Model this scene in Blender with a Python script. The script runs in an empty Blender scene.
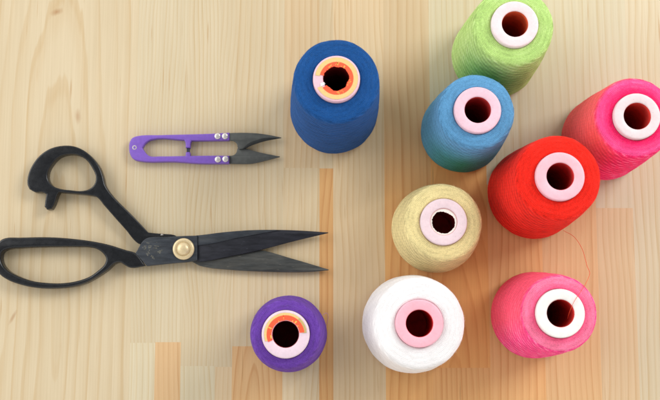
import bpy, bmesh, math, random
from mathutils import Vector, Matrix, noise
R = random.Random(7)
scene = bpy.context.scene
COL = scene.collection
MM = 0.001

# ------------------------------------------------------------------ outlines (millimetres on the table)
UP_LOOP_OUT = [(-225.9, 10.6), (-225.5, 17.4), (-223.0, 24.2), (-217.7, 31.8), (-210.0, 37.3), (-201.1, 39.6), (-192.1, 39.2), (-184.1, 35.7), (-177.1, 29.6), (-172.5, 23.2), (-169.8, 16.4), (-168.0, 10.0), (-164.1, 3.9), (-147.9, -12.6), (-141.9, -18.8), (-135.7, -25.3), (-130.5, -25.9), (-123.8, -26.4), (-115.6, -27.5), (-109.6, -32.5), (-110.9, -40.7), (-130.1, -42.9), (-137.7, -35.5), (-143.4, -33.3), (-152.2, -23.4), (-160.2, -14.6), (-168.3, -5.5), (-174.1, 0.9), (-179.7, 2.3), (-187.6, 3.2), (-202.2, 4.5), (-203.2, 2.7), (-205.2, -4.1), (-207.3, -8.2), (-210.6, -8.6), (-212.5, -6.4), (-212.0, -0.7), (-211.5, 2.7), (-214.5, 4.5), (-220.1, 4.5), (-224.2, 6.7)]
UP_LOOP_IN = [(-210.6, 20.8), (-207.4, 26.6), (-203.1, 31.1), (-196.4, 33.2), (-189.6, 32.8), (-182.7, 28.9), (-177.6, 22.0), (-175.2, 16.4), (-175.9, 10.7), (-179.8, 6.8), (-185.4, 5.4), (-193.2, 5.9), (-202.2, 7.2), (-207.9, 9.9), (-211.0, 15.2)]
LO_LOOP_OUT = [(-247.3, -44.2), (-247.1, -37.5), (-244.3, -32.0), (-240.4, -30.0), (-229.6, -29.6), (-208.0, -29.3), (-189.1, -30.6), (-172.8, -32.9), (-161.9, -35.4), (-157.2, -36.9), (-151.2, -38.8), (-144.5, -40.9), (-136.8, -50.4), (-147.9, -51.8), (-151.7, -50.0), (-155.4, -47.9), (-158.8, -48.5), (-164.1, -53.2), (-170.7, -57.9), (-180.0, -63.1), (-190.6, -66.0), (-204.0, -67.2), (-217.4, -66.6), (-228.2, -64.3), (-237.8, -60.7), (-244.7, -55.3)]
LO_LOOP_IN = [(-243.3, -42.9), (-242.4, -40.2), (-238.7, -38.1), (-229.3, -37.2), (-207.8, -36.4), (-188.9, -36.3), (-178.1, -36.6), (-172.6, -38.1), (-167.8, -41.5), (-165.7, -45.5), (-166.9, -49.6), (-170.8, -53.6), (-177.4, -58.4), (-186.7, -61.7), (-197.4, -63.3), (-208.2, -63.1), (-220.3, -61.5), (-231.2, -57.7), (-238.1, -53.7), (-242.0, -49.0)]
PLATE = [(-144.2, -41.2), (-137.5, -30.7), (-133.4, -29.2), (-121.2, -28.9), (-110.9, -28.3), (-98.7, -27.9), (-98.4, -46.3), (-104.6, -47.5), (-114.9, -48.4), (-135.6, -50.6)]
UP_BLADE = [(-99.6, -27.6), (-96.8, -27.4), (-81.0, -25.4), (-60.6, -23.7), (-38.5, -23.4), (-21.1, -24.0), (-1.3, -25.3), (-1.3, -25.7), (-28.9, -32.4), (-53.3, -38.8), (-76.1, -43.5), (-96.4, -47.2), (-99.3, -46.9)]
UP_BAND = [(-99.5, -27.7), (-96.7, -27.5), (-80.9, -25.5), (-60.5, -23.8), (-37.6, -23.7), (-65.2, -28.8), (-96.5, -35.1), (-99.3, -35.1)]
LO_BLADE = [(-123.2, -36.8), (-100.8, -38.3), (-76.5, -38.5), (-53.6, -38.1), (-29.0, -44.5), (-1.0, -52.8), (-1.0, -53.3), (-11.6, -54.4), (-28.9, -54.9), (-49.5, -54.4), (-73.2, -53.2), (-96.9, -50.1), (-103.6, -46.9), (-111.0, -47.5), (-123.0, -46.5)]
PIVOT = [(-112.6, -38.0), (-104.8, -38.0), (-108.6, -37.3)]
SNIP_UB = [(-78.3, 50.3), (-67.3, 50.6), (-56.9, 50.3), (-46.5, 49.0), (-36.9, 47.0), (-36.9, 46.7), (-42.3, 45.7), (-47.5, 44.7), (-52.7, 43.3), (-56.9, 41.9), (-61.0, 40.2), (-64.6, 38.6), (-68.8, 37.9), (-69.8, 39.4), (-70.4, 41.8), (-72.5, 43.9), (-77.1, 44.7)]
SNIP_UBEV = [(-37.0, 46.6), (-43.3, 46.9), (-49.6, 46.6), (-56.8, 44.6), (-62.0, 42.2), (-65.9, 38.6), (-64.5, 38.5), (-60.9, 40.1), (-56.8, 41.8), (-52.7, 43.2), (-47.5, 44.6), (-42.3, 45.6)]
SNIP_LB = [(-78.1, 33.1), (-72.9, 33.7), (-70.9, 35.6), (-69.8, 39.1), (-67.3, 40.7), (-64.7, 39.3), (-56.9, 36.7), (-46.5, 34.4), (-37.9, 32.7), (-37.9, 32.4), (-46.4, 30.1), (-58.9, 27.2), (-67.2, 26.9), (-78.0, 27.2)]
RIVETS = [(-85.0, 47.7), (-79.4, 47.7), (-84.5, 29.9), (-78.8, 30.2), (-147.4, 38.9)]
AMB, WIN, FILL = 1.42, 21.0, 18.0
SNIP_OUT = [(-151.6, 39.3), (-151.2, 42.9), (-149.5, 46.1), (-145.9, 47.7), (-127.8, 48.6), (-91.0, 49.7), (-76.1, 50.6), (-76.0, 44.7), (-98.4, 44.4), (-104.7, 44.4), (-105.4, 42.6), (-105.5, 38.9), (-108.9, 38.9), (-109.2, 42.6), (-110.1, 44.9), (-135.5, 45.0), (-139.6, 42.2), (-141.6, 38.8), (-139.1, 35.1), (-136.0, 32.5), (-128.0, 32.3), (-109.0, 32.6), (-108.7, 35.6), (-105.6, 35.6), (-105.3, 32.7), (-88.0, 32.9), (-76.1, 32.9), (-76.0, 26.9), (-98.1, 26.9), (-117.0, 28.2), (-145.0, 29.0), (-148.6, 30.6), (-150.9, 34.5)]
LOOSE_END = [(170.8, -25.1, 22), (176.8, -29.5, 26), (180.4, -38.2, 34), (179.9, -47.9, 46), (178.4, -53.7, 56), (178.2, -57.5, 62), (173.3, -62.9, 76), (167.6, -68.9, 86), (163.0, -74.4, 89.2), (159.2, -79.5, 90.8), (157.5, -87.0, 84), (158.0, -90.0, 78)]

# ------------------------------------------------------------------ helpers
def lin(c):
    out = []
    for v in c:
        v /= 255.0
        out.append(v/12.92 if v <= 0.04045 else ((v+0.055)/1.055)**2.4)
    return tuple(out) + (1.0,)

def link(name, me, parent=None, mats=()):
    o = bpy.data.objects.new(name, me)
    COL.objects.link(o)
    for m in mats: me.materials.append(m)
    if parent: o.parent = parent
    return o

def empty(name, loc, label, cat, group=None, rotz=0.0):
    o = bpy.data.objects.new(name, None)
    COL.objects.link(o)
    o.empty_display_size = 0.01
    o.location = loc; o.rotation_euler = (0, 0, rotz)
    o['label'] = label; o['category'] = cat
    if group: o['group'] = group
    return o

def smooth_path(pts, n=6, closed=True, corner=48):
    """Catmull-Rom through the points; turns sharper than 'corner' degrees stay sharp."""
    P = [Vector(p) for p in pts]; N = len(P); out = []
    T = []
    for i in range(N):
        if not closed and i in (0, N-1): T.append(None); continue
        a, b, c = P[i-1], P[i], P[(i+1) % N]
        d1, d2 = (b-a), (c-b)
        if d1.length < 1e-6 or d2.length < 1e-6 or math.degrees(d1.angle(d2)) > corner: T.append(None); continue
        T.append((d1.normalized()+d2.normalized()).normalized())
    for i in range(N if closed else N-1):
        p, q = P[i], P[(i+1) % N]; L = (q-p).length
        t0 = T[i]; t1 = T[(i+1) % N]
        m0 = t0*L if t0 is not None else (q-p); m1 = t1*L if t1 is not None else (q-p)
        k = n if L > 1.5 else 2
        for s in range(k):
            t = s/k
            out.append(p*(2*t**3-3*t*t+1) + m0*(t**3-2*t*t+t) + q*(-2*t**3+3*t*t) + m1*(t**3-t*t))
    if not closed: out.append(P[-1])
    return out

def plate_mesh(outlines, z0, z1, bevel, res=3, n=6, zfun=None, corner=48, mat=0, subdivide=0):
    """Solid cut from 2-D outlines (first one outside, others holes), rounded edges, between heights z0 and z1 (mm)."""
    cu = bpy.data.curves.new('outline', 'CURVE'); cu.dimensions = '2D'; cu.fill_mode = 'BOTH'
    for ol in outlines:
        pts = smooth_path(ol, n, True, corner)
        sp = cu.splines.new('POLY'); sp.points.add(len(pts)-1); sp.use_cyclic_u = True
        for k, p in enumerate(pts): sp.points[k].co = (p.x*MM, p.y*MM, 0, 1)
    cu.bevel_depth = bevel*MM; cu.bevel_resolution = res; cu.offset = -bevel*MM
    cu.extrude = max(0.0, ((z1-z0)/2-bevel))*MM
    ob = bpy.data.objects.new('outline', cu); COL.objects.link(ob)
    dg = bpy.context.evaluated_depsgraph_get()
    me = bpy.data.meshes.new_from_object(ob.evaluated_get(dg))
    bpy.data.objects.remove(ob); bpy.data.curves.remove(cu)
    bm = bmesh.new(); bm.from_mesh(me); bpy.data.meshes.remove(me)
    bmesh.ops.remove_doubles(bm, verts=bm.verts, dist=1e-6)
    zc = (z0+z1)/2*MM
    for v in bm.verts:
        v.co.z += zc
        if zfun: v.co.z = zfun(v.co.x/MM, v.co.y/MM, v.co.z/MM)*MM
    for f in bm.faces: f.material_index = mat; f.smooth = True
    return bm

def join_bm(bms):
    out = bmesh.new()
    for b in bms:
        me = bpy.data.meshes.new('t'); b.to_mesh(me); b.free()
        out.from_mesh(me); bpy.data.meshes.remove(me)
    return out

def to_mesh(name, bm, sharp=35):
    me = bpy.data.meshes.new(name); bm.to_mesh(me); bm.free()
    if sharp: me.set_sharp_from_angle(angle=math.radians(sharp))
    return me

def add_box(bm, c, s, rotz=0.0, mat=0, bevel=0.0):
    r = bmesh.ops.create_cube(bm, size=1.0)
    M = Matrix.Translation(Vector(c)*MM) @ Matrix.Rotation(rotz, 4, 'Z') @ Matrix.Diagonal((s[0]*MM, s[1]*MM, s[2]*MM, 1))
    bmesh.ops.transform(bm, matrix=M, verts=r['verts'])
    for f in {f for v in r['verts'] for f in v.link_faces}: f.material_index = mat
    return r['verts']

def lathe(bm, prof, seg=96, c=(0, 0), mat=0, closed=False, wob=None, smooth=True, uv=None):
    """prof: (r, z) in mm.  Returns rings of vertices."""
    rings = []
    for r, z in prof:
        row = []
        for i in range(seg):
            a = 2*math.pi*i/seg
            rr, zz = (r, z) if wob is None else wob(r, z, a)
            row.append(bm.verts.new(((c[0]+rr*math.cos(a))*MM, (c[1]+rr*math.sin(a))*MM, zz*MM)))
        rings.append(row)
    lay = bm.loops.layers.uv.verify() if uv else None
    L = [0.0]
    for (r0, z0), (r1, z1) in zip(prof, prof[1:]): L.append(L[-1]+math.hypot(r1-r0, z1-z0)*MM)
    n = len(rings)
    for k in range(n if closed else n-1):
        A, B = rings[k], rings[(k+1) % n]
        for i in range(seg):
            j = (i+1) % seg
            f = bm.faces.new((A[i], A[j], B[j], B[i])); f.smooth = smooth
            f.material_index = mat if not callable(mat) else mat(k)
            if uv:
                for l, (uu, vv) in zip(f.loops, ((i/seg, L[k]), ((i+1)/seg, L[k]), ((i+1)/seg, L[k+1]), (i/seg, L[k+1]))):
                    l[lay].uv = (uu, vv)
    return rings

def tube(bm, pts, r, seg=6, mat=0, taper=None):
    P = [Vector(p) for p in pts]; rings = []
    up = Vector((0.31, 0.17, 0.93))
    for i, p in enumerate(P):
        t = (P[min(i+1, len(P)-1)]-P[max(i-1, 0)]).normalized()
        x = t.cross(up).normalized(); y = t.cross(x).normalized()
        rr = r if taper is None else r*taper(i/(len(P)-1))
        rings.append([bm.verts.new((p+(x*math.cos(2*math.pi*k/seg)+y*math.sin(2*math.pi*k/seg))*rr)*MM) for k in range(seg)])
    for A, B in zip(rings, rings[1:]):
        for k in range(seg):
            f = bm.faces.new((A[k], A[(k+1) % seg], B[(k+1) % seg], B[k])); f.smooth = True; f.material_index = mat
    for ring in (rings[0], rings[-1]):
        f = bm.faces.new(ring); f.material_index = mat

# ------------------------------------------------------------------ node helpers
class NT:
    def __init__(s, name):
        s.m = bpy.data.materials.new(name); s.m.use_nodes = True
        s.t = s.m.node_tree; s.n = s.t.nodes; s.l = s.t.links
        s.b = s.n['Principled BSDF']
    def node(s, typ, **kw):
        nd = s.n.new(typ)
        for k, v in kw.items(): setattr(nd, k, v)
        return nd
    def put(s, sock, v):
        if hasattr(v, 'is_linked') or isinstance(v, bpy.types.NodeSocket): s.l.new(v, sock)
        elif v is not None: sock.default_value = v
    def math(s, op, a, b=None, c=None, clamp=False):
        nd = s.node('ShaderNodeMath', operation=op); nd.use_clamp = clamp
        s.put(nd.inputs[0], a)
        if b is not None: s.put(nd.inputs[1], b)
        if c is not None: s.put(nd.inputs[2], c)
        return nd.outputs[0]
    def noise(s, vec, scale, detail=2.0, rough=0.5, dim='3D', w=None):
        nd = s.node('ShaderNodeTexNoise', noise_dimensions=dim)
        s.put(nd.inputs['Vector'], vec); nd.inputs['Scale'].default_value = scale
        nd.inputs['Detail'].default_value = detail; nd.inputs['Roughness'].default_value = rough
        if w is not None: s.put(nd.inputs['W'], w)
        return nd.outputs['Fac']
    def ramp(s, fac, stops, interp='LINEAR'):
        nd = s.node('ShaderNodeValToRGB'); cr = nd.color_ramp; cr.interpolation = interp
        while len(cr.elements) < len(stops): cr.elements.new(0.5)
        for e, (p, c) in zip(cr.elements, stops):
            e.position = p; e.color = c if isinstance(c, tuple) else (c, c, c, 1)
        s.put(nd.inputs[0], fac); return nd.outputs[0]
    def mix(s, fac, a, b, mode='MIX'):
        nd = s.node('ShaderNodeMix', data_type='RGBA', blend_type=mode)
        s.put(nd.inputs[0], fac); s.put(nd.inputs[6], a); s.put(nd.inputs[7], b)
        return nd.outputs[2]
    def bump(s, h, strength, dist):
        nd = s.node('ShaderNodeBump'); nd.inputs['Strength'].default_value = strength
        nd.inputs['Distance'].default_value = dist; s.put(nd.inputs['Height'], h)
        s.l.new(nd.outputs[0], s.b.inputs['Normal'])
    def mapping(s, vec, scale, loc=(0, 0, 0)):
        nd = s.node('ShaderNodeMapping'); s.put(nd.inputs[0], vec)
        nd.inputs['Scale'].default_value = scale; nd.inputs['Location'].default_value = loc
        return nd.outputs[0]

def plain(name, col, rough=0.5, metal=0.0, spec=0.5, var=0.0, scale=300.0, bump=0.0, coat=0.0, stretch=None, specks=None):
    k = NT(name)
    tc = k.node('ShaderNodeTexCoord').outputs['Object']
    if stretch: tc = k.mapping(tc, stretch)
    nz = k.noise(tc, scale, 4.0, 0.6)
    c = lin(col)
    d = tuple(max(0, x*(1-var)) for x in c[:3]) + (1,)
    u = tuple(min(1, x*(1+var)) for x in c[:3]) + (1,)
    cc = k.ramp(nz, [(0.3, d), (0.7, u)])
    if specks:
        cc = k.mix(k.ramp(k.noise(tc, 1100.0, 1.0), [(0.71, 0.0), (0.78, 0.7)]), cc, lin(specks))
        cc = k.mix(k.ramp(k.noise(tc, 160.0, 4.0, 0.7), [(0.45, 0.0), (0.75, 0.35)]), cc, lin(specks))
    k.l.new(cc, k.b.inputs['Base Color'])
    k.l.new(k.math('MULTIPLY_ADD', nz, 0.25, rough-0.12), k.b.inputs['Roughness'])
    k.b.inputs['Metallic'].default_value = metal
    k.b.inputs['Specular IOR Level'].default_value = spec
    k.b.inputs['Coat Weight'].default_value = coat
    if bump: k.bump(nz, 0.5, bump*MM)
    return k.m

def thread_mat(name, col, top, light=None):
    """Cross-wound sewing thread.  UV.x runs round the package, UV.y along its profile in metres."""
    k = NT(name)
    uvn = k.node('ShaderNodeUVMap'); uvn.uv_map = 'UVMap'
    sp = k.node('ShaderNodeSeparateXYZ'); k.l.new(uvn.outputs[0], sp.inputs[0])
    u, v = sp.outputs[0], sp.outputs[1]
    obj = k.node('ShaderNodeTexCoord').outputs['Object']
    warp = k.math('MULTIPLY', k.math('SUBTRACT', k.noise(obj, 90.0, 2.0), 0.5), 7.0)
    def wave(pitch, turns, amp=1.0):
        a = k.math('MULTIPLY', v, 2*math.pi/pitch)
        b = k.math('MULTIPLY', u, 2*math.pi*turns)
        return k.math('SINE', k.math('ADD', k.math('ADD', a, b), k.math('MULTIPLY', warp, amp)))
    ang = k.math('MULTIPLY', u, 2*math.pi)
    def strands(pitch, turns, along):
        # bundles of thread lying along a helix: noise that is long along the strand and short across it
        sc = k.math('MULTIPLY_ADD', v, 1.0/pitch, k.math('MULTIPLY', u, float(turns)))
        fl = k.math('SINE', k.math('MULTIPLY', sc, 2*math.pi)); fc = k.math('COSINE', k.math('MULTIPLY', sc, 2*math.pi))
        cv = k.node('ShaderNodeCombineXYZ')
        k.put(cv.inputs[0], k.math('MULTIPLY', k.math('COSINE', ang), along)); k.put(cv.inputs[1], k.math('MULTIPLY', k.math('SINE', ang), along))
        k.put(cv.inputs[2], k.math('MULTIPLY', v, 0.55/pitch))
        n = k.noise(cv.outputs[0], 1.0, 2.0, 0.6)
        return k.math('MULTIPLY', fl, k.math('MULTIPLY_ADD', n, 2.4, -0.55, clamp=True))
    if top:
        f1 = strands(0.00105, 3, 9.0); f2 = strands(0.00082, -4, 7.0); cse = strands(0.0034, 2, 3.0)
    else:
        f1 = strands(0.00125, 40, 10.0); f2 = strands(0.00118, -46, 8.0); cse = k.math('ADD', strands(0.0050, 22, 3.0), k.math('MULTIPLY', strands(0.0085, -11, 2.5), 0.45))
    grain = k.noise(k.mapping(obj, (1, 1, 1.6)), 1000.0, 4.0, 0.8)
    patch = k.noise(obj, 60.0, 3.0, 0.6)
    mx = k.math('MAXIMUM', f1, f2)
    h = k.math('ADD', k.math('MULTIPLY', mx, 0.42 if top else 0.30), k.math('ADD', k.math('MULTIPLY', grain, 0.9), k.math('MULTIPLY', cse, 0.16 if top else 0.62)))
    c = lin(col)
    dk = 0.66 if max(c[:3]) < 0.8 or min(c[:3]) < 0.3 else 0.92
    lo = tuple(x*dk for x in c[:3]) + (1,)
    if light is None:
        hi = tuple(min(1.0, x*1.18+0.012) for x in c[:3]) + (1,)
    else: hi = lin(light)
    fac = k.math('ADD', k.math('MULTIPLY', h, 0.34), k.math('MULTIPLY', patch, 0.55))
    base = k.ramp(fac, [(0.18, lo), (0.5, c), (0.8, hi)])
    spk = k.ramp(k.math('MULTIPLY_ADD', mx, 0.10, grain), [(0.30, (0.66, 0.66, 0.66, 1)), (0.52, (1, 1, 1, 1)), (0.74, (1.22, 1.22, 1.22, 1))])
    at = k.node('ShaderNodeAttribute'); at.attribute_name = 'dye_and_light'  # bounce and shade tints painted over the thread's own colour
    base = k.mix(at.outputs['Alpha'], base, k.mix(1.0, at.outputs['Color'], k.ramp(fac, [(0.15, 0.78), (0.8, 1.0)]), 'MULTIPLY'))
    base = k.mix(0.7 if dk < 0.8 else 0.14, base, spk, 'MULTIPLY')
    k.l.new(base, k.b.inputs['Base Color'])
    k.b.inputs['Roughness'].default_value = 0.78
    k.b.inputs['Specular IOR Level'].default_value = 0.12
    k.b.inputs['Sheen Weight'].default_value = 0.06
    k.b.inputs['Sheen Roughness'].default_value = 0.45
    k.b.inputs['Sheen Tint'].default_value = tuple(0.5+0.5*x for x in c[:3]) + (1,)
    k.bump(h, 0.85, 0.00042)
    return k.m

# ------------------------------------------------------------------ table: one top of edge-glued pine staves
# columns of staves: x edges in mm (left to right); each column has staves (y0, y1, warmth, value, log centre x, log depth, slope, ring pitch)
COLUMNS = [  # central staves: orange glow and brightening painted into warmth and value
 (-700, -560, [(-700, 700, .1, 1.0, -590, 30, .02, 5.0)]),
 (-560, -420, [(-700, 700, .3, .95, -480, 8, .05, 5.0)]),
 (-420, -300, [(-700, 700, .1, 1.0, -310, 40, .02, 4.0)]),
 (-300, -148, [(-700, -330, .2, 1.0, -260, 20, .03, 5.0), (-330, 430, .10, 1.0, -206, 11, .115, 8.6), (430, 700, .3, .95, -190, 60, .02, 4.0)]),
 (-148, -129.5, [(-700, -107, .02, 1.07, -260, 10, .015, 3.6), (-107, 700, .06, .995, -330, 18, .02, 2.9)]),
 (-129.5, -110.5, [(-700, -106.5, .44, .95, 60, 30, .01, 3.4), (-106.5, 700, .06, .995, -330, 18, .02, 2.9)]),
 (-110.5, -85, [(-700, -124, .02, 1.06, -300, 10, .01, 3.3), (-124, 700, .08, .985, -330, 18, .02, 2.9)]),
 (-85, -72.5, [(-700, -124.6, .22, 1.0, 20, 15, .02, 3.0), (-124.6, 700, .10, .98, -330, 18, .02, 2.9)]),
 (-72.5, -35.2, [(-700, -109.5, .54, .92, -54, 26, .16, 4.3), (-109.5, 700, .12, .99, 90, 15, .02, 4.8)]),
 (-35.2, -8.0, [(-700, -190, .1, 1.0, 90, 15, .02, 4.2), (-190, 24.5, .16, 1.03, 60, 12, .012, 4.5), (24.5, 700, .24, .96, 180, 60, .02, 5.2)]),
 (-8.0, 2.4, [(-700, 24.2, .70, .88, -150, 60, .015, 3.9), (24.2, 700, .16, .98, 180, 60, .02, 5.2)]),
 (2.4, 41.3, [(-700, 700, .24, 1.06, 260, 40, .012, 4.0)]),
 (41.3, 76.5, [(-700, -300, .2, 1.0, 220, 40, .02, 4.0), (-300, 700, (.74, 0, 120, .24), .98, 190, 70, .015, 5.4)]),
 (76.5, 119, [(-700, -125.4, .70, 1.0, -40, 35, .012, 4.2), (-125.4, 40, .82, 1.04, 92, 24, .14, 5.2), (40, 700, .04, 1.06, 210, 25, .02, 5.2)]),
 (119, 160, [(-700, 12, .66, 1.04, 70, 30, .02, 4.8), (12, 700, .0, 1.09, 210, 25, .02, 5.6)]),
 (160, 201.5, [(-700, 32, (.50, -120, -50, .46), 1.03, 60, 30, .015, 5.0), (32, 700, .0, 1.10, 120, 25, .02, 6.0)]),
 (201.5, 229.5, [(-700, -5.8, .28, 1.03, 330, 30, .015, 4.6), (-5.8, 700, .0, 1.10, 330, 25, .02, 5.4)]),
 (229.5, 270, [(-700, 700, .06, 1.09, 380, 30, .015, 4.8)]),
 (270, 420, [(-700, 700, .15, 1.0, 330, 18, .05, 5.0)]),
 (420, 560, [(-700, 700, .25, 1.0, 600, 50, .02, 4.0)]),
 (560, 700, [(-700, 700, .1, 1.0, 600, 20, .04, 4.0)]),
]

def wood_mat():
    k = NT('laminated_pine')
    pos = k.node('ShaderNodeTexCoord').outputs['Object']
    sp = k.node('ShaderNodeSeparateXYZ'); k.l.new(pos, sp.inputs[0]); x, y = sp.outputs[0], sp.outputs[1]
    a1 = k.node('ShaderNodeAttribute'); a1.attribute_name = 'tone'
    a2 = k.node('ShaderNodeAttribute'); a2.attribute_name = 'cut'
    s1 = k.node('ShaderNodeSeparateColor'); k.l.new(a1.outputs['Color'], s1.inputs[0])
    s2 = k.node('ShaderNodeSeparateXYZ'); k.l.new(a2.outputs['Vector'], s2.inputs[0])
    warm, val, seed = s1.outputs[0], s1.outputs[1], s1.outputs[2]
    cxx, z0, slope = s2.outputs[0], s2.outputs[1], s2.outputs[2]
    pitch = a1.outputs['Alpha']
    # where this stave sat in the log: distance from the pith gives the growth rings
    off = k.node('ShaderNodeCombineXYZ'); k.put(off.inputs[0], k.math('MULTIPLY', seed, 3.1)); k.put(off.inputs[1], k.math('MULTIPLY', seed, 7.7)); k.put(off.inputs[2], seed)
    va = k.node('ShaderNodeVectorMath', operation='ADD'); k.l.new(pos, va.inputs[0]); k.l.new(off.outputs[0], va.inputs[1])
    P = va.outputs[0]
    w1 = k.math('MULTIPLY', k.math('SUBTRACT', k.noise(k.mapping(P, (1.0, 0.35, 1)), 11.0, 2.0), 0.5), 0.030)
    w2 = k.math('MULTIPLY', k.math('SUBTRACT', k.noise(k.mapping(P, (1.0, 0.16, 1)), 75.0, 2.0), 0.5), 0.0026)
    dx = k.math('ADD', k.math('SUBTRACT', x, cxx), k.math('ADD', w1, w2))
    dz = k.math('MULTIPLY_ADD', y, slope, z0)
    r = k.math('SQRT', k.math('ADD', k.math('MULTIPLY', dx, dx), k.math('MULTIPLY', dz, dz)))
    ph = k.math('DIVIDE', r, pitch)
    ph = k.math('ADD', ph, k.math('MULTIPLY', k.noise(k.mapping(P, (1, 0.02, 1)), 120.0, 2.0), 0.9))
    fr = k.math('FRACT', ph)
    idx = k.math('FLOOR', ph)
    wn = k.node('ShaderNodeTexWhiteNoise', noise_dimensions='2D'); cb = k.node('ShaderNodeCombineXYZ')
    k.put(cb.inputs[0], idx); k.put(cb.inputs[1], seed); k.l.new(cb.outputs[0], wn.inputs['Vector'])
    late = k.ramp(fr, [(0.0, 0.0), (0.35, 0.06), (0.70, 0.45), (0.84, 1.0), (0.93, 0.85), (1.0, 0.0)], 'EASE')
    late = k.math('MULTIPLY', late, k.math('MULTIPLY_ADD', wn.outputs[0], 0.75, 0.35))
    fib = k.noise(k.mapping(P, (1, 0.010, 1)), 1000.0, 3.0, 0.65)
    fib2 = k.noise(k.mapping(P, (1, 0.05, 1)), 330.0, 3.0, 0.6)
    late = k.math('MULTIPLY', late, k.math('MULTIPLY_ADD', fib2, 1.3, 0.35))
    blot = k.noise(k.mapping(P, (1, 0.3, 1)), 22.0, 3.0, 0.55)
    early = k.mix(warm, lin((211, 209, 184)), lin((246, 176, 88)))
    dark = k.mix(warm, lin((190, 172, 128)), lin((206, 118, 40)))
    c = k.mix(k.math('MULTIPLY', late, k.math('MULTIPLY_ADD', warm, 0.25, 0.50), clamp=True), early, dark)
    c = k.mix(0.6, c, k.ramp(fib, [(0.25, (0.85, 0.83, 0.79, 1)), (0.7, (1.06, 1.06, 1.06, 1))]), 'MULTIPLY')
    c = k.mix(0.6, c, k.ramp(blot, [(0.3, (0.92, 0.90, 0.86, 1)), (0.7, (1.05, 1.05, 1.06, 1))]), 'MULTIPLY')
    # short resin ducts
    duct = k.noise(k.mapping(P, (1, 0.035, 1)), 520.0, 1.0)
    c = k.mix(k.ramp(duct, [(0.735, 0.0), (0.80, 0.55)]), c, lin((176, 140, 92)))
    # small knots and resin pockets where the board carries them
    for kx, ky, rx, ry, st, tilt in ((-.2108, .1462, .0050, .0040, .85, -.5), (-.1925, .0640, .0030, .0066, .5, .1), (-.2353, -.0880, .0016, .0058, .55, -.5), (-.2358, -.0615, .0013, .0032, .45, 0.), (.0520, -.0870, .0012, .0040, .35, 0.)):
        ux = k.math('SUBTRACT', x, kx); uy = k.math('SUBTRACT', y, ky)
        ex = k.math('DIVIDE', k.math('MULTIPLY_ADD', uy, tilt, ux), rx); ey = k.math('DIVIDE', uy, ry)
        d = k.math('SQRT', k.math('ADD', k.math('MULTIPLY', ex, ex), k.math('MULTIPLY', ey, ey)))
        d = k.math('ADD', d, k.math('MULTIPLY', k.math('SUBTRACT', fib2, 0.5), 1.1))
        c = k.mix(k.ramp(d, [(0.15, st*.8), (0.6, st*0.38), (1.0, 0.0)]), c, lin((146, 92, 40)))
    vv = k.node('ShaderNodeCombineColor')
    for i in range(3): k.l.new(val, vv.inputs[i])
    c = k.mix(1.0, c, vv.outputs[0], 'MULTIPLY')
    # glue line along the stave edge
    uvn = k.node('ShaderNodeUVMap'); uvn.uv_map = 'UVMap'
    su = k.node('ShaderNodeSeparateXYZ'); k.l.new(uvn.outputs[0], su.inputs[0])
    def edge(t, w):
        return k.ramp(k.math('DIVIDE', t, w), [(0.0, 1.0), (1.0, 0.0)])
    e = k.math('MAXIMUM', edge(su.outputs[0], 0.0006), edge(su.outputs[1], 0.0009))
    c = k.mix(k.math('MULTIPLY', e, 0.34), c, lin((150, 105, 55)))
    k.l.new(c, k.b.inputs['Base Color'])
    k.l.new(k.math('MULTIPLY_ADD', fib2, 0.2, 0.40), k.b.inputs['Roughness'])
    k.b.inputs['Specular IOR Level'].default_value = 0.35
    k.bump(k.math('ADD', k.math('MULTIPLY', late, 0.6), k.math('SUBTRACT', fib, k.math('MULTIPLY', e, 1.5))), 0.25, 0.00012)
    return k.m

def build_table():
    bm = bmesh.new()
    tone = bm.loops.layers.float_color.new('tone'); cut = bm.loops.layers.float_color.new('cut')
    lay = bm.loops.layers.uv.verify()
    rr = random.Random(3)
    for x0, x1, staves in COLUMNS:
        for (y0, y1, wm, vl, lx, lz, sl, pt) in staves:
            sd = rr.random()
            xm, ym = (x0+x1)/2, (y0+y1)/2
            # quarters meeting in the middle, so that UV is the distance to the nearest end / side
            xs = (x0, xm, x1); ys = (y0, ym, y1)
            wrow = (wm,)*3
            if isinstance(wm, tuple):                    # wood colour with painted orange glow, fading along the stave
                ys = (y0, wm[1], wm[2], y1); wrow = (wm[0], wm[0], wm[3], wm[3])
            V = [[bm.verts.new((a*MM, b*MM, 0)) for a in xs] for b in ys]
            for j in range(len(ys)-1):
                for i in range(2):
                    f = bm.faces.new((V[j][i], V[j][i+1], V[j+1][i+1], V[j+1][i]))
                    for l, jj in zip(f.loops, (j, j, j+1, j+1)):
                        l[tone] = (wrow[jj], vl, sd, pt*MM); l[cut] = (lx*MM, lz*MM, sl, 1.0)
                        p = l.vert.co/MM
                        l[lay].uv = (min(p.x-x0, x1-p.x)*MM, min(p.y-y0, y1-p.y)*MM)
    # apron of the slab
    e = 700
    for (ax, ay), (bx, by) in (((-e, -e), (e, -e)), ((e, -e), (e, e)), ((e, e), (-e, e)), ((-e, e), (-e, -e))):
        f = bm.faces.new([bm.verts.new((p[0]*MM, p[1]*MM, p[2]*MM)) for p in ((ax, ay, 0), (ax, ay, -28), (bx, by, -28), (bx, by, 0))])
        for l in f.loops: l[tone] = (.2, 1, .5, .004); l[cut] = (0.3, .03, .02, 1); l[lay].uv = (.01, .01)
    f = bm.faces.new([bm.verts.new((p[0]*MM, p[1]*MM, -28*MM)) for p in ((-e, -e), (-e, e), (e, e), (e, -e))])
    for l in f.loops: l[tone] = (.2, 1, .5, .004); l[cut] = (0.3, .03, .02, 1); l[lay].uv = (.01, .01)
    o = link('tabletop', to_mesh('tabletop', bm, 0), None, [wood_mat()])
    o['kind'] = 'structure'
    o['label'] = 'pale laminated pine table of upright edge glued staves'
build_table()

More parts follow.
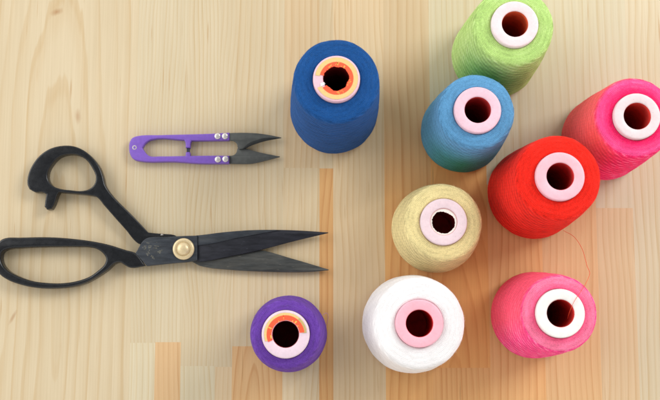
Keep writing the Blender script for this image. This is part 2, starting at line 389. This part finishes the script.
# ------------------------------------------------------------------ thread spools
def fuzz(bm, lay, dye_and_light, prof_pts, n, rng, mat, mean):
    """stray fibres standing off the wound thread (same mesh as the thread)"""
    for _ in range(n):
        r, z, nr, nz = prof_pts[rng.randrange(len(prof_pts))]
        a = rng.uniform(0, 2*math.pi)
        er = Vector((math.cos(a), math.sin(a), 0)); et = Vector((-math.sin(a), math.cos(a), 0)); ez = Vector((0, 0, 1))
        N = er*nr + ez*nz
        p = er*r + ez*z - N*0.2
        L = rng.uniform(0.5, 1.0)*mean
        d = (N*rng.uniform(0.25, 1.0) + et*rng.uniform(-1.2, 1.2) + ez*rng.uniform(-.3, .3)).normalized()
        b = (N*rng.uniform(-.8, .2) + et*rng.uniform(-.8, .8) + er*rng.uniform(-.4, .4))
        side = d.cross(N)
        side = side.normalized() if side.length > 1e-4 else et
        w = rng.uniform(0.035, 0.07)
        q = [p, p+d*L*0.5+b*L*0.10, p+d*L+b*L*0.35]
        vs = []
        for k, c in enumerate(q):
            ww = w*(1-0.4*k)
            vs.append((bm.verts.new((c-side*ww)*MM), bm.verts.new((c+side*ww)*MM)))
        for k in range(2):
            f = bm.faces.new((vs[k][0], vs[k][1], vs[k+1][1], vs[k+1][0])); f.material_index = mat; f.smooth = True
            for l in f.loops: l[dye_and_light] = (0, 0, 0, 0); l[lay].uv = (a/6.283, rng.random()*.01)

def top_dye_side_light(z, hs, top, a_top, side, a_side):  # top: deeper colour by the nose; side: painted bounce light
    m = max(0.0, min(1.0, (z-(hs-3.6))/3.0))
    a = a_top*m+a_side*(1-m)
    if a < 1e-4: return (0, 0, 0, 0)
    wt = a_top*m/a
    return tuple(top[i]*wt+side[i]*(1-wt) for i in range(3))+(a,)

def build_spool(name, label, x, y, h, rb, rt, thread, ring, lining_glow, seed=1, hole=9.2, ring_r=16.0, dye_and_light=None, light=None, top_col=None, nose=4.2, fuzz_n=2200, lean=(0, 0)):
    rng = random.Random(seed)
    root = empty('thread_spool', (x*MM, y*MM, 0), label, 'thread spool', 'cones of sewing thread standing on the table')
    hs = h-nose                                   # height of the thread's top face
    # ---- wound thread
    prof = [(rb-6, 2.6), (rb-2.2, 2.7), (rb-0.7, 3.6), (rb, 5.4)]
    nb = 26
    for i in range(1, nb+1):
        t = i/nb
        prof.append((rb+(rt-rb)*t + 0.5*math.sin(math.pi*t), 5.4+(hs-4.6-5.4)*t))
    for i in range(1, 8):
        a = i/7*math.pi/2*0.94
        prof.append((rt-4.2*(1-math.cos(a)), hs-4.6+4.2*math.sin(a)))
    r0, z0 = prof[-1]
    nb_end = len(prof)-4
    nt = 24
    ri = ring_r+0.2
    for i in range(1, nt+1):
        t = i/nt
        prof.append((r0+(ri-r0)*t, z0+0.9*math.sin(t*math.pi*0.5)*1.0-0.6*max(0, (t-.85)/.15)**2))
    prof.append((ri-0.1, z0-3))
    def wob(r, z, a):
        n = noise.noise(Vector((math.cos(a)*r*.09, math.sin(a)*r*.09, z*.06+seed*3.3)))
        n2 = noise.noise(Vector((math.cos(a)*r*.3, math.sin(a)*r*.3, z*.35+seed)))
        g = 0.10*math.sin(z*1.02+3*a+seed) if z < hs-5 else 0.0
        return r+0.28*n+0.12*n2+g, z+(0.22*n+0.10*n2 if z > 6 else 0)
    bm = bmesh.new()
    bm.loops.layers.uv.new('UVMap')
    rings = lathe(bm, prof, 144, mat=lambda k: 0 if k < nb_end else 1, wob=wob, uv=True)
    lay = bm.loops.layers.uv.verify()
    dl = bm.loops.layers.float_color.new('dye_and_light')
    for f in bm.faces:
        for l in f.loops: l[dl] = (0, 0, 0, 0) if dye_and_light is None else dye_and_light(l.vert.co.x/MM, l.vert.co.y/MM, l.vert.co.z/MM, hs)
    pts = []
    for i in range(4, len(prof)-2):
        (ra, za), (rc, zc) = prof[i-1], prof[i+1]
        tr, tz = rc-ra, zc-za; L = math.hypot(tr, tz)
        w = 6 if nb_end-8 < i < nb_end+9 else (1 if i < nb_end else 2)
        pts += [(prof[i][0], prof[i][1], tz/L, -tr/L)]*w
    fuzz(bm, lay, dl, pts, fuzz_n, rng, 2, 2.1)
    tm = thread_mat('thread_side_'+str(seed), thread, False, light)
    tt = thread_mat('thread_top_'+str(seed), top_col or thread, True, light)
    c = top_col or thread
    fz = plain('thread_fibre_'+str(seed), tuple(min(255, int(v*0.85+38)) for v in c), 0.8, spec=0.2)
    link('thread', to_mesh('thread', bm, 60), root, [tm, tt, fz])
    # ---- plastic cone: nose ring, wall under the thread, foot
    bm = bmesh.new()
    R0 = ring_r; bv = 1.1
    foot = rb-3.0
    prof = [(hole, h-0.7), (hole+0.25, h-0.25), (hole+0.8, h)]
    prof += [(R0-2.2, h+0.05), (R0-bv, h-0.05)]
    for i in range(1, 6):
        a = i/5*math.pi/2
        prof.append((R0-bv+bv*math.sin(a), h-0.05-bv+bv*math.cos(a)))
    prof += [(R0+0.1, h-nose-1.0), (R0+0.1, h-nose-4), (foot-0.5, 2.2), (foot+0.8, 2.0), (foot+0.8, 0.0), (foot-2, 0.0)]
    lathe(bm, prof, 96)
    pm = plain('cone_plastic_'+str(seed), tuple(int(q*.93) for q in ring), 0.42, spec=0.4, var=0.04, scale=700, bump=0.05, specks=tuple(int(q*.80) for q in ring))
    pm.node_tree.nodes['Principled BSDF'].inputs['Subsurface Weight'].default_value = 0.15
    pm.node_tree.nodes['Principled BSDF'].inputs['Subsurface Radius'].default_value = (.003, .0015, .0012)
    core = link('core', to_mesh('core', bm, 50), root, [pm])
    bm = bmesh.new()
    lathe(bm, [(hole, h-0.7), (hole-0.25, h-1.6), (hole+0.3, h-6), (hole+1.0, h*0.62), (hole+2.5, 1.2), (0.01, 0.6)], 72)  # closed bottom added so the red shows instead of the table
    link('core_lining', to_mesh('core_lining', bm, 60), core, [plain('lining_glow_'+str(seed), lining_glow, 0.6, spec=0.3, var=0.25, scale=120)])  # light filtering through the cone, put into the wall colour
    return root, core

def polar_sheet(bm, rin, rout, a0, a1, z, mat, n=60, jin=0.0, jout=0.0, rng=None, full=False):
    """thin paper sheet in polar coordinates, torn edges"""
    rows = []
    for i in range(n+(0 if full else 1)):
        a = math.radians(a0+(a1-a0)*i/n)
        ra = rin(a) if callable(rin) else rin; rb_ = rout(a) if callable(rout) else rout
        ra += rng.uniform(-jin, jin); rb_ += rng.uniform(-jout, jout)
        ca, sa = math.cos(a), math.sin(a)
        rows.append([bm.verts.new((ra*ca*MM, ra*sa*MM, (z-0.12)*MM)), bm.verts.new((ra*ca*MM, ra*sa*MM, z*MM)),
                     bm.verts.new((rb_*ca*MM, rb_*sa*MM, z*MM)), bm.verts.new((rb_*ca*MM, rb_*sa*MM, (z-0.12)*MM))])
    m = len(rows)
    for i in range(m if full else m-1):
        A, B = rows[i], rows[(i+1) % m]
        for k in range(3):
            f = bm.faces.new((A[k], B[k], B[k+1], A[k+1])); f.material_index = mat

PINKISH = (238, 204, 214)
# deep blue, with a round label on the nose
blue_root, blue_core = build_spool('blue', 'navy blue cone of thread with an orange and tan paper ring round its hole', 3.1, 67.9, 104, 33.2, 28.9, (22, 76, 138), (240, 196, 208), (120, 24, 26), seed=1, hole=9.0, ring_r=15.6, nose=5.2)
tan_m = plain('label_tan', (212, 182, 118), 0.6, var=0.06, scale=700)
tan_d = plain('label_olive', (176, 158, 104), 0.6, var=0.06, scale=700)
org_m = plain('label_orange', (248, 84, 46), 0.55, var=0.08, scale=700)
gold_m = plain('label_print', (214, 172, 80), 0.5, var=0.15, scale=900)
rg = random.Random(5)
bm = bmesh.new(); H = 104
polar_sheet(bm, 11.2, 14.2, 207, 540-8-0, H+0.25, 0, 90, 0.0, 0.05, rg)
polar_sheet(bm, lambda a: 8.2+0.35*math.sin(3*a)+0.25*math.sin(7*a+1), 11.2, 215, 540-12, H+0.30, 1, 120, 0.22, 0.0, rg)
for (ang, rr_, n) in ((88, 9.9, 9), (118, 9.6, 4), (62, 9.4, 4), (-14, 9.3, 6), (-27, 9.0, 3), (-82, 9.8, 8), (-70, 9.4, 3)):
    for _ in range(n):
        a = math.radians(ang+rg.uniform(-7, 7)); q = rr_+rg.uniform(-.8, .8)
        add_box(bm, (q*math.cos(a), q*math.sin(a), H+0.34), (rg.uniform(.5, 1.3), rg.uniform(.25, .5), 0.08), a+rg.uniform(-1, 1), 2)
lb = link('paper_label', to_mesh('paper_label', bm, 30), blue_root, [tan_m, org_m, gold_m])
lb['label'] = 'orange and tan paper ring torn at its left edge'
bm = bmesh.new()                                      # white torn edge of the label
polar_sheet(bm, 8.6, lambda a: 11.2+8*max(0, a-3.5), 198, 208, H+0.36, 0, 14, 0.5, 0.5, rg)
link('paper_tear', to_mesh('paper_tear', bm, 30), lb, [plain('torn_paper', (240, 228, 226), 0.8, var=0.05)])

# purple, half a label
pu_root, pu_core = build_spool('purple', 'short purple cone of thread with half an orange label on its nose', -30.5, -100.2, 78, 28.0, 23.4, (100, 60, 156), (232, 208, 220), (160, 36, 44), seed=2, hole=9.0, ring_r=16.0, nose=4.4, fuzz_n=2000)
bm = bmesh.new(); H = 78
polar_sheet(bm, 12.6, 14.3, 12, 200, H+0.25, 0, 60, 0.0, 0.04, rg)
polar_sheet(bm, 11.4, 14.0, 4, 50, H+0.30, 3, 24, 0.0, 0.04, rg)
polar_sheet(bm, lambda a: 9.25, 12.6, 6, 204, H+0.34, 1, 80, 0.12, 0.0, rg)
for ang, r_, sx, sy in ((97, 11.2, 2.6, .30), (97, 12.3, 1.2, .3), (158, 11.2, 2.4, .8), (50, 10.4, 1.8, 1.0), (62, 9.8, 1.2, .6), (190, 9.8, .9, 2.2), (34, 9.8, 1.0, .5), (118, 9.7, .8, .6)):
    a = math.radians(ang); add_box(bm, (r_*math.cos(a), r_*math.sin(a), H+0.38), (sx, sy, .08), a, 2)
link('paper_label', to_mesh('paper_label', bm, 30), pu_root, [tan_m, org_m, gold_m, tan_d])['label'] = 'half ring of orange and olive paper, torn off below'
bm = bmesh.new()
tube(bm, [p for p in smooth_path([(25.0, 13.0, 46), (27.2, 14.6, 43), (28.6, 13.2, 38), (28.4, 9.0, 30), (27.2, 5.0, 24)], 6, False)], 0.09, 5)
link('loose_thread', to_mesh('loose_thread', bm, 0), pu_root, [plain('purple_end', (132, 84, 176), 0.8)])

# mid blue
build_spool('sky', 'sky blue cone of thread with a pink nose, between the green and the cream cones', 100.0, 51.8, 82, 31.4, 26.4, (92, 150, 194), (238, 198, 212), (178, 48, 48), seed=3, hole=9.1, ring_r=16.1,
            dye_and_light=lambda x, y, z, hs: (*lin((44, 138, 108))[:3], 0.95*max(0.0, min(1.0, (68-z)/36))*max(0.25, min(1.0, 1.0-abs((math.atan2(y, x)+1.7)/1.5)))))  # warm table bounce painted as green low on the body
# lime green
build_spool('green', 'lime green cone of thread at the top edge, behind the sky blue cone', 125.9, 110.9, 87, 32.8, 28.2, (178, 212, 122), (242, 222, 224), (205, 88, 52), seed=4, hole=9.1, ring_r=16.2, light=(212, 234, 164),
            dye_and_light=lambda x, y, z, hs: (*lin((36, 176, 72))[:3], 0.9*max(0.0, min(1.0, (hs-10-z)/26))*max(0.0, min(1.0, 1.0-abs((math.atan2(y, x)+1.9)/1.0)))))  # shade painted as deeper green low on the front
# hot pink, upper right
build_spool('pink', 'neon pink cone of thread standing behind the red cone, at the right edge', 207.3, 46.5, 88, 31.8, 28.0, (255, 40, 112), (234, 214, 217), (206, 62, 54), seed=5, hole=9.3, ring_r=15.8, light=(255, 130, 176), top_col=(246, 74, 138),
            dye_and_light=lambda x, y, z, hs: top_dye_side_light(z, hs, lin((252, 10, 92)), 0.85*max(0.0, min(1.0, (24-math.hypot(x, y))/6)), lin((255, 106, 96)), 0.85*max(0.0, min(1.0, (-x+y*.5+4)/22))))  # warm bounce light painted coral on the side; deeper pink by the nose
# red
red_root, red_core = build_spool('red', 'bright red cone of thread with its loose end trailing to the pink cone below', 153.0, 4.6, 91, 34.4, 29.0, (232, 36, 22), (242, 190, 202), (196, 46, 46), seed=6, hole=9.3, ring_r=16.4)
# cream
cr_root, cr_core = build_spool('cream', 'short cream yellow cone of thread with torn white paper inside its hole', 78.7, -22.5, 57.5, 32.8, 27.6, (223, 206, 148), (236, 212, 218), (184, 40, 46), seed=7, hole=9.5, ring_r=16.4, nose=3.4)
bm = bmesh.new()
polar_sheet(bm, lambda a: 8.2-1.3*max(0, math.cos(a-1.15))**3, 9.55, 0, 360, 57.5-1.2, 0, 64, 0.28, 0.0, rg, full=True)
link('paper_scrap', to_mesh('paper_scrap', bm, 30), cr_root, [plain('white_paper', (226, 216, 208), 0.8, var=0.08)])
# white
build_spool('white', 'white cone of thread with a rosy pink nose', 59.6, -93.0, 71, 36.0, 31.4, (234, 231, 231), (250, 184, 198), (214, 50, 52), seed=8, hole=9.3, ring_r=16.2, nose=3.6)
# pink, lower right
build_spool('rose', 'pink cone of thread with a white nose and a red thread end in its hole', 150.9, -86.5, 89.5, 31.8, 25.8, (252, 70, 142), (246, 240, 236), (208, 56, 50), seed=9, hole=9.2, ring_r=16.1, light=(255, 150, 190), top_col=(242, 116, 152),
            dye_and_light=lambda x, y, z, hs: top_dye_side_light(z, hs, lin((252, 46, 112)), 0.65*max(0.0, min(1.0, (21-math.hypot(x, y))/5)), lin((255, 88, 104)), 0.75*max(0.0, min(1.0, (-x+y*0.9-4)/22))))  # coral on the left side is painted bounce; nose surround deeper pink
bm = bmesh.new()
pts = smooth_path([(a-153.0, b-4.6, c) for a, b, c in LOOSE_END], 7, False, 60)
tube(bm, pts, 0.17, 6)
link('loose_thread', to_mesh('loose_thread', bm, 0), red_root, [plain('red_end', (212, 74, 36), 0.75)])['label'] = 'thin red thread end hanging to the pink spool'

# ------------------------------------------------------------------ tailor's shears
black = plain('black_enamel', (14, 16, 20), 0.27, spec=0.42, var=0.25, scale=260, bump=0.06, specks=(25, 26, 28))
steel_blue = plain('hollow_ground_steel', (36, 37, 43), 0.42, metal=0.35, spec=0.3, var=0.32, scale=420, bump=0.04, stretch=(.2, 1, 1), specks=(66, 66, 76))  # darker than the band: the hollow's weaker reflection put into the colour
steel_band = plain('band_steel_reflect', (56, 60, 66), 0.42, metal=0.45, spec=0.3, var=0.25, scale=420, bump=0.04, stretch=(.25, 1, 1), specks=(84, 84, 80))  # paler than the hollow: stronger reflection put into the colour
steel_grey = plain('bare_steel', (60, 62, 61), 0.42, metal=0.45, spec=0.5, var=0.34, scale=420, bump=0.05, stretch=(.16, 1, 1), specks=(112, 108, 98))  # worn grey, with the inner face's reflection also in the colour
brass = plain('brass', (206, 186, 146), 0.36, metal=0.3, spec=0.5, var=0.08, scale=500)
etch = plain('faint_stamp', (92, 90, 80), 0.6, var=0.2, scale=900)
OX, OY = -108.6, -38.0                                # pivot is the base of the thing
sh = empty('fabric_scissors', (OX*MM, OY*MM, 0), 'large black dressmaking scissors with open blades and a brass pivot screw', 'scissors')
def moved(pts): return [(x-OX, y-OY) for x, y in pts]
def sstep(a, b, t):
    t = max(0.0, min(1.0, (t-a)/(b-a))); return t*t*(3-2*t)
def zu(x, y, z):                                       # upper handle: thick at the bow, thin where it slides under the other half
    t = sstep(-66, -22, x); k = 1-t
    top = 9.6*k+5.3*t; bot = 1.0*k+2.4*t
    return bot+(z/10.0)*(top-bot)
bm = plate_mesh([moved(UP_LOOP_OUT), moved(UP_LOOP_IN)], 0, 10, 1.15, 4, 6, zu, 38)
link('handle', to_mesh('handle', bm, 40), sh, [black])['label'] = 'short handle with a round finger bow and a hooked rest'
def zl(x, y, z):
    t = sstep(-52, -26, x); k = 1-t
    top = 10.5*k+8.6*t; bot = 0.2*k+5.2*t
    return bot+(z/10.0)*(top-bot)
bm = plate_mesh([moved(LO_LOOP_OUT), moved(LO_LOOP_IN)], 0, 10, 1.55, 4, 6, zl)
link('handle', to_mesh('handle', bm, 40), sh, [black])['label'] = 'long handle with a wide oval bow'
lo = plate_mesh([moved(LO_BLADE)], 2.3, 5.0, 0.35, 1, 5)
link('blade', to_mesh('blade', lo, 30), sh, [steel_grey])['label'] = 'lower blade of grey bare steel'
def ztilt(x, y, z): return z
parts = [plate_mesh([moved(UP_BLADE)], 5.2, 7.2, 0.3, 1, 5, None, 48, 0), plate_mesh([moved(UP_BAND)], 5.6, 7.9, 0.25, 1, 5, None, 48, 1),
         plate_mesh([moved(PLATE)], 5.15, 9.2, 0.5, 2, 5, None, 40, 1)]
bm = join_bm(parts)
rg2 = random.Random(11)
for cx_, cy_ in ((-29.5, 1.5), (-25.5, -2.5), (-26, 2.8), (-20.5, 1.0), (-17.0, -1.5), (-23, -6)):   # worn, unreadable stamp
    for _ in range(5):
        add_box(bm, (cx_+rg2.uniform(-1.6, 1.6), cy_+rg2.uniform(-1.8, 1.8), 9.19), (rg2.uniform(1.0, 2.6), 0.4, 0.06), rg2.choice((0, 0, 1.57, .8, -.8))+rg2.uniform(-.2, .2), 2)
link('blade', to_mesh('blade', bm, 30), sh, [steel_blue, steel_band, etch])['label'] = 'upper blue black blade with a flat spine and pivot plate'
bm = bmesh.new()
lathe(bm, [(0.01, 1.5), (7.6, 1.5), (8.0, 9.0), (8.0, 9.9), (7.7, 10.5), (6.9, 10.9), (5.7, 11.0), (5.1, 10.6), (4.9, 10.9), (4.6, 12.0), (3.7, 12.9), (2.2, 13.5), (0.9, 13.7), (0.01, 13.75)], 48)
link('pivot_screw', to_mesh('pivot_screw', bm, 60), sh, [brass])
bm = bmesh.new()
r_ = bmesh.ops.create_uvsphere(bm, u_segments=16, v_segments=10, radius=1.15*MM)
bmesh.ops.translate(bm, verts=r_['verts'], vec=Vector((-16.8, 10.8, 5.3))*MM)
for f in bm.faces: f.smooth = True
link('stop_pin', to_mesh('stop_pin', bm, 0), sh, [plain('pin_steel', (150, 146, 140), 0.3, metal=0.8)])

# ------------------------------------------------------------------ thread snips
purple = plain('purple_plastic', (114, 80, 172), 0.42, spec=0.45, var=0.07, scale=500, bump=0.04, specks=(104, 76, 158))
snip_steel = plain('snip_steel', (74, 76, 74), 0.45, metal=0.35, spec=0.5, var=0.15, scale=260, bump=0.04)
snip_dark = plain('snip_bevel', (40, 42, 42), 0.38, metal=0.4, spec=0.5, var=0.15, scale=260)
chrome = plain('rivet_metal', (206, 200, 198), 0.3, metal=0.6, spec=0.5)
SX, SY = -100.0, 38.8
sn = empty('thread_snips', (SX*MM, SY*MM, 0), 'small purple handled thread snips with four silver rivets, above the scissors', 'snips')
def ms(pts): return [(x-SX, y-SY) for x, y in pts]
bm = plate_mesh([ms(SNIP_OUT)], 0.2, 6.0, 0.8, 3, 5, None, 50)
hd = link('handle', to_mesh('handle', bm, 40), sn, [purple])
bm = bmesh.new()
add_box(bm, (-107.2-SX, 37.2-SY, 3.0), (2.2, 3.6, 2.6))
link('stop_peg', to_mesh('stop_peg', bm, 30), hd, [plain('dark_peg', (38, 40, 62), 0.5)])
bm = join_bm([plate_mesh([ms(SNIP_LB)], 2.0, 3.6, 0.2, 1, 5)])
link('blade', to_mesh('blade', bm, 30), sn, [snip_steel])['label'] = 'lower pointed blade'
def bevz(x, y, z): return z
bm = join_bm([plate_mesh([ms(SNIP_UB)], 3.7, 5.2, 0.2, 1, 5, None, 48, 0), plate_mesh([ms(SNIP_UBEV)], 4.4, 5.32, 0.1, 1, 5, None, 48, 1)])
link('blade', to_mesh('blade', bm, 30), sn, [snip_steel, snip_dark])['label'] = 'upper pointed blade with a dark cutting bevel'
for i, (x, y) in enumerate(RIVETS):
    bm = bmesh.new()
    q = 2.4 if i < 4 else 1.7
    if i < 4: prof = [(q, 5.6), (q, 6.3), (q*.94, 6.6), (q*.78, 6.95), (q*.4, 7.15), (0.01, 7.2)]
    else: prof = [(q, 5.7), (q, 6.15), (q*.7, 6.2), (q*.55, 5.9), (0.01, 5.9)]
    lathe(bm, prof, 28, (x-SX, y-SY))
    link('rivet' if i < 4 else 'eyelet', to_mesh('rivet', bm, 50), sn, [chrome])

# ------------------------------------------------------------------ light: big soft window to the right, added fill at left, pale room
w = bpy.data.worlds.new('World'); scene.world = w; w.use_nodes = True
bg = w.node_tree.nodes['Background']; bg.inputs[1].default_value = AMB
wt = w.node_tree; tc = wt.nodes.new('ShaderNodeTexCoord'); sx = wt.nodes.new('ShaderNodeSeparateXYZ'); wt.links.new(tc.outputs['Generated'], sx.inputs[0])
rp = wt.nodes.new('ShaderNodeValToRGB'); cr = rp.color_ramp                      # pale walls, a dimmer ceiling overhead
cr.elements[0].position = 0.0; cr.elements[0].color = (0.92, 0.90, 0.87, 1)
cr.elements[1].position = 1.0; cr.elements[1].color = (0.22, 0.22, 0.22, 1)
e_ = cr.elements.new(0.25); e_.color = (1.0, 0.99, 0.97, 1)
e_ = cr.elements.new(0.60); e_.color = (0.70, 0.70, 0.69, 1)
wt.links.new(sx.outputs[2], rp.inputs[0]); wt.links.new(rp.outputs[0], bg.inputs[0])
def area(name, loc, tgt, sx, sy, power, col):
    d = bpy.data.lights.new(name, 'AREA'); d.shape = 'RECTANGLE'; d.size = sx; d.size_y = sy; d.energy = power; d.color = col
    o = bpy.data.objects.new(name, d); COL.objects.link(o); o.location = loc
    o.rotation_euler = (Vector(tgt)-Vector(loc)).to_track_quat('-Z', 'Y').to_euler()
    return o
area('window_light', (1.2, 0.8, 1.15), (0.05, 0, 0), 0.8, 0.7, WIN, (1.0, 1.0, 0.99))
area('fill_light', (-1.35, 0.45, 0.95), (0.05, 0, 0.03), 1.5, 1.1, FILL, (1.0, 0.995, 0.98))  # unseen fill added from the left to brighten the spool sides

# ------------------------------------------------------------------ camera
cd = bpy.data.cameras.new('camera'); cam = bpy.data.objects.new('camera', cd); COL.objects.link(cam); scene.camera = cam
cd.sensor_fit = 'HORIZONTAL'; cd.sensor_width = 36.0; cd.lens = 36.0*1000/660
cd.clip_start = 0.02; cd.clip_end = 20
X = Vector((0.9999291681586374, 0.0, 0.011902044596428392)); Y = Vector((-0.001511132802456224, 0.9919073083234755, 0.12695514236190283)); Z = Vector((-0.011805725019189252, -0.12696413546540486, 0.991837049702366))
Mx = Matrix((X, Y, Z)).transposed().to_4x4()
Mx.translation = Vector((-0.008927165774911278, -0.0960068003384513, 0.75))
cam.matrix_world = Mx
cd.dof.use_dof = True; cd.dof.focus_distance = 0.71; cd.dof.aperture_fstop = 9.0

scene.render.engine = 'CYCLES'
scene.cycles.max_bounces = 8
scene.cycles.use_denoising = True
scene.view_settings.view_transform = 'Standard'; scene.view_settings.look = 'None'
scene.view_settings.exposure = 0.0; scene.view_settings.gamma = 1.0
scene.render.resolution_x = 1024; scene.render.resolution_y = 621
